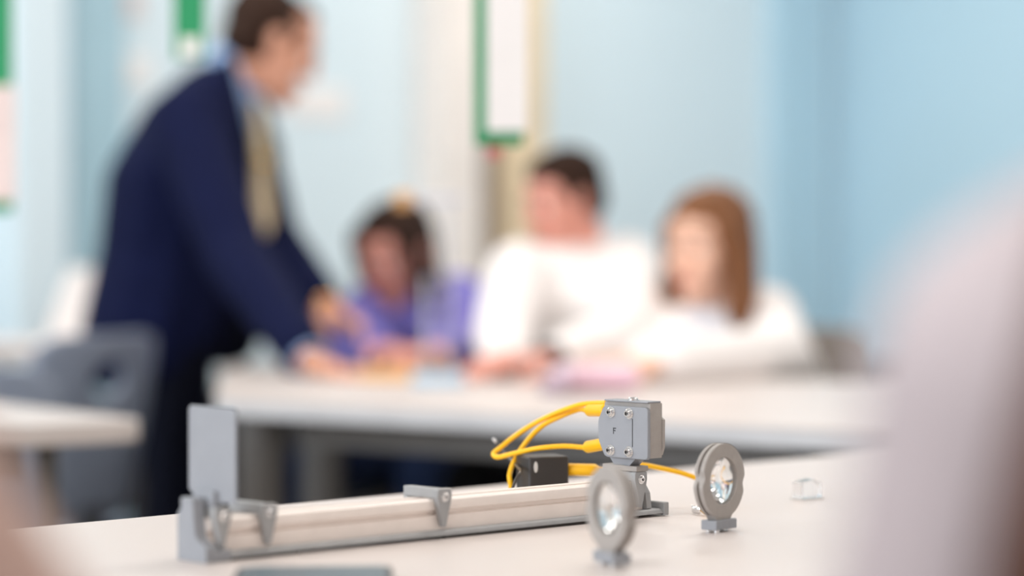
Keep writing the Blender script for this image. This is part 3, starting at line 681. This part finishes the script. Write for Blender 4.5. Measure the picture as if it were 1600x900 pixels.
person('girl with long brown hair in white cardigan seated at the rear table', (J['pelvis'].x, J['pelvis'].y), f, J, cfg, hair_long(.20), girl_extra)
# ---- foreground people, far out of focus
f = (-.4, .92); fv = V((f[0], f[1], 0)); l = V((-f[1], f[0], 0))
J = dict(chest=V((.315, .76, .86)), neck=V((.315, .78, 1.035)), head=V((.315, .84, 1.22)), shL=V((.160, .720, .930)), shR=V((.47, .87, .985)), elL=V((.122, .77, .70)), elR=V((.47, .98, .72)),
 wrL=V((.20, .98, .665)), wrR=V((.36, 1.07, .66)), face=fv-Z*.2, up=Z)
seated(J, 800, .66, f); dx = V((.34, 0, 0))
for k in ('pelvis', 'hipL', 'hipR', 'knL', 'knR', 'anL', 'anR'): J[k] = J[k]+dx
J['waist'] = J['pelvis'].lerp(J['chest'], .5); HW = J['head'].copy()
def hair_over_shoulder(b, P, A, s):
    hair_long(.30, .0)(b, P, A, s); w = lambda x, y, z: V((x, y, z))-HW+P(0, 0, 0)
    chain(b, (w(.262, .79, 1.16), .045), (w(.225, .725, 1.06), .04), (w(.180, .668, .96), .032), (w(.160, .66, .88), .032), (w(.152, .66, .80), .032), (w(.158, .668, .72), .026))
cfg = dict(skin='skinpale', hair='hairdeep', top='lilac', topname='blouse', legs='jeans', w=.14, d=.085, s=.95, sleeve=(.058, .054, .040), cuff=.9,
 handL=((.3, .8, -.25), Z, -1, .3), handR=((-.6, .6, -.25), Z, 1, .3),
 torso=[(J['pelvis'], (.13, .18, .06), None), (J['waist'], (.115, .17, .06), None), (J['chest'], (.11, .17, .07), None), (V((.325, .77, .93)), (.075, .10, .05), None)])
person('person in pale blouse close to the camera at the right edge, blurred shoulder', (J['pelvis'].x, J['pelvis'].y), f, J, cfg, hair_over_shoulder)
f = (-.69, .72); fv = V((f[0], f[1], 0))
J = dict(chest=V((-.40, .60, .86)), neck=V((-.40, .62, 1.05)), head=V((-.42, .66, 1.21)), shR=V((-.262, .745, .97)), shL=V((-.54, .50, .98)), elR=V((-.170, .80, .81)), elL=V((-.60, .56, .74)),
 wrR=V((-.33, 1.00, .80)), wrL=V((-.58, .80, .80)), face=fv-Z*.2, up=Z)
seated(J, 800, .46, f); dx = V((-.36, 0, 0))
for k in ('pelvis', 'hipL', 'hipR', 'knL', 'knR', 'anL', 'anR'): J[k] = J[k]+dx
J['waist'] = J['pelvis'].lerp(J['chest'], .5)
cfg = dict(skin='skin', hair='hairdark', top='pinkbeige', topname='sweater', legs='blacktr', w=.14, d=.085, s=.95, sleeve=(.058, .052, .040), cuff=.9,
 handR=((-.8, .5, -.1), Z, 1, .25), handL=((.2, .9, -.1), Z, -1, .25),
 torso=[(J['pelvis'], (.13, .18, .06), None), (J['waist'], (.115, .17, .06), None), (J['chest'], (.11, .17, .07), None), (V((-.40, .61, .95)), (.085, .14, .05), None)])
person('person in pink beige sweater at the lower left corner, only blurred elbow showing', (J['pelvis'].x, J['pelvis'].y), f, J, cfg, hair_short)

# chairs of the seated people
GD = 'grey brown school chairs under the seated people'
first = None
for o, fz_, lab in ((W(915, 400, 5.0), (-.25, -.97), 'grey brown chair under the student in white shirt'), (W(670, 400, 5.38), (-.25, -.97), 'grey brown chair under the student in purple sweater'), (W(1170, 400, 4.80), (-.45, -.89), 'grey brown chair under the girl in white cardigan'),
        (V((.34, .64, 0)), (-.4, .92), 'grey brown chair under the blurred person at the right edge'), (V((-.36, .44, 0)), (-.69, .72), 'grey brown chair under the blurred person at the lower left')):
    fv = V((fz_[0], fz_[1], 0)).normalized(); rz = math.atan2(fv.y, fv.x)-PI/2; p = V((o.x, o.y, 0))+fv*.02
    if first is None: first = make_chair('darkchair', lab, GD, p, rz, hole=False)
    else: dup(first, p, rz, lab, GD)

# ------------------------------------------------------------------ things on the rear table
p = ontable(685, 600); t = thing('lab_stand', p, 0, 'pale lab stand with light blue base standing before the student in purple', 'stand')
put('base', prism(nb(), rpoly([(-.045, -.05), (.045, -.05), (.045, .05), (-.045, .05)], .015, 5), lambda a, b, z: V((a, b, z)), 0, .018), 'standblue', t, bevel=.003)
H = W(680, 318, p.y).z-TAB
HP = W(680, 432, p.y).z-TAB
put('upright', bx(-.020, .016, -.004, .004, .018, HP), 'clear', t, bevel=.001)
for x, h in ((-.022, HP), (.018, H)): put('edge_rod', cyl(nb(), (x, 0, .018), (x, 0, h), .003), 'standgrey', t)
put('cross_arm', bx(-.075, .04, -.007, .007, H, H+.012), 'standgrey', t, bevel=.002)
put('weight', lathe(nb(), [(0, -.014), (.012, -.014), (.014, -.01), (.014, .01), (.012, .014), (0, .014)], (-.06, 0, H+.006), (1, 0, 0), 20), 'wood', t)
p = ontable(635, 596); t = thing('wooden_board', (p.x, p.y+.06, TAB), -.35, 'orange wooden block board lying left of the lab stand base', 'board')
put('board', prism(nb(), rpoly([(-.075, -.05), (.075, -.05), (.075, .05), (-.075, .05)], .006, 3), lambda a, b, z: V((a, b, z)), 0, .018), 'wood', t, bevel=.002)
p = onT(492, 4.46, 0); t = thing('notebook', p, .3, 'dark red notebook under the hand of the suited man', 'notebook')
put('cover', bx(-.05, .05, -.07, .07, .0, .012), 'maroon', t, bevel=.002); put('pages', bx(-.048, .0505, -.069, .069, .002, .010), 'paper', t)
p = ontable(930, 612); t = thing('pencil_case', p, .2, 'pink pencil case lying on the rear table between the two white shirts', 'pencil case')
b = nb(); chain(b, (V((-.055, 0, .022)), (.02, .03, .022)), (V((.055, 0, .022)), (.02, .03, .022))); putmesh('pouch', fuse(b, .004, 2), 'pink', t, angle=180)
put('zip', tube(nb(), [(-.05, 0, .0435), (0, 0, .0445), (.05, 0, .0435)], .002, 8, 4), 'label', t)
p = ontable(868, 616); t = thing('beaker', p, 0, 'small clear glass beaker on the rear table left of the pink case', 'beaker')
put('glass', lathe(nb(), [(0, 0), (.022, 0), (.024, .002), (.024, .05), (.026, .053), (.0245, .053), (.0225, .05), (.0225, .004), (0, .003)], (0, 0, 0), (0, 0, 1), 32), 'clear', t)
put('pink_liquid', lathe(nb(), [(0, .0032), (.0222, .0042), (.0222, .02), (0, .02)], (0, 0, 0), (0, 0, 1), 32), 'pink', t)
# laptop on the far table
p = V((-1.10, 5.78, TAB)); t = thing('laptop', p, math.radians(-40), 'white laptop with tilted lid on the far narrow table left of the suited man', 'laptop')
put('base', prism(nb(), rpoly([(-.15, -.10), (.15, -.10), (.15, .10), (-.15, .10)], .012, 4), lambda a, b, z: V((a, b, z)), 0, .016), 'laptop', t, bevel=.002)
lid = prism(nb(), rpoly([(-.15, 0), (.15, 0), (.15, .20), (-.15, .20)], .012, 4), lambda a, b, y: V((a, .098+b*.42+y, .016+b*.85)), 0, .008)
put('lid', lid, 'laptop', t, bevel=.002)
put('keyboard', bx(-.12, .12, -.03, .07, .0155, .0172), 'screenm', t)

# ------------------------------------------------------------------ things on the left wall
def wallbox(bm, px0, px1, py0, py1, b0, b1):
    a0, a1 = acoord(px1, b1), acoord(px0, b1); am = (a0+a1)/2
    return roomfn(bm, a0, a1, b0, b1, zat(py1, am, b1), zat(py0, am, b1))
def hanging_board(label, d, px0, px1, py0, py1, card, m='paper', foot=None):
    """narrow green board hung from the ceiling on a cord, a sheet on its face"""
    c = W((px0+px1)/2, 0, d); t = thing('hanging_board', (c.x, d, W(0, py1, d).z), 0, label, 'sign', 'green boards hanging above the classroom')
    X = lambda px: W(px, 0, d).x-c.x
    Zt = lambda py: (py1-py)*d/F
    put('board', prism(nb(), rpoly([(X(px0), 0), (X(px1), 0), (X(px1), Zt(py0)), (X(px0), Zt(py0))], .003, 3), lambda a, b, y: V((a, y, b)), 0, .012), 'green', t, bevel=.001)
    x0, x1, y0, y1 = card
    put('sheet', bx(X(x0), X(x1), -.003, -.0005, Zt(y1), Zt(y0)), m, t)
    put('cord', cyl(nb(), (0, .006, Zt(py0)), (0, .006, HC-t.location.z), .0015, n=8), 'label', t)
    if foot: put('tag', bx(X(foot[0]), X(foot[1]), .004, .007, Zt(foot[3]), 0), 'red', t)
    return t
hanging_board('green board with long white sheet hanging before the cream pilaster', 3.2, 741, 818, -150, 227, (760, 824, -140, 206), foot=(760, 782, 0, 247))
hanging_board('green board with small white label hanging behind the suited man\'s shoulder', 3.6, 272, 321, -170, 92, (284, 312, 60, 88))
hanging_board('green board with pale pink sheet hanging at the left edge of the photo', 3.6, -70, 18, -170, 332, (-62, 24, 134, 314), 'pinkpaper')
def notice(label, m, *a, name='wall_notice'):
    o = struct(name, wallbox(nb(), *a, .0, .006), m); del o['kind']; tag(o, label, 'notice'); return o
notice('white paper notice on the pale wall right of the man\'s face', 'paper', 452, 540, 135, 186)
notice('small pink notice high on the wall above the man\'s back', 'pinkpaper', 192, 222, -15, 28)
notice('small white notice on the wall close behind the man\'s shoulder', 'paper', 198, 235, 88, 132)
# ceiling lamps over the room
proto = None
for i, (a, b) in enumerate(((1.6, 1.2), (4.2, 1.2), (6.6, 1.6), (1.6, 3.6), (4.2, 3.6), (6.6, 4.6))):
    p = CR+DA*a+DB*b
    if proto is None:
        proto = thing('ceiling_lamp', (p.x, p.y, HC), 0, 'white ceiling panel lamp above the classroom', 'lamp', 'ceiling panel lamps')
        put('housing', bx(-.62, .62, -.32, .32, -.035, 0), 'lampm', proto); put('diffuser', bx(-.6, .6, -.3, .3, -.04, -.034), 'diffuser', proto)
    else: dup(proto, (p.x, p.y, HC), 0, 'white ceiling panel lamp above the classroom', 'ceiling panel lamps')
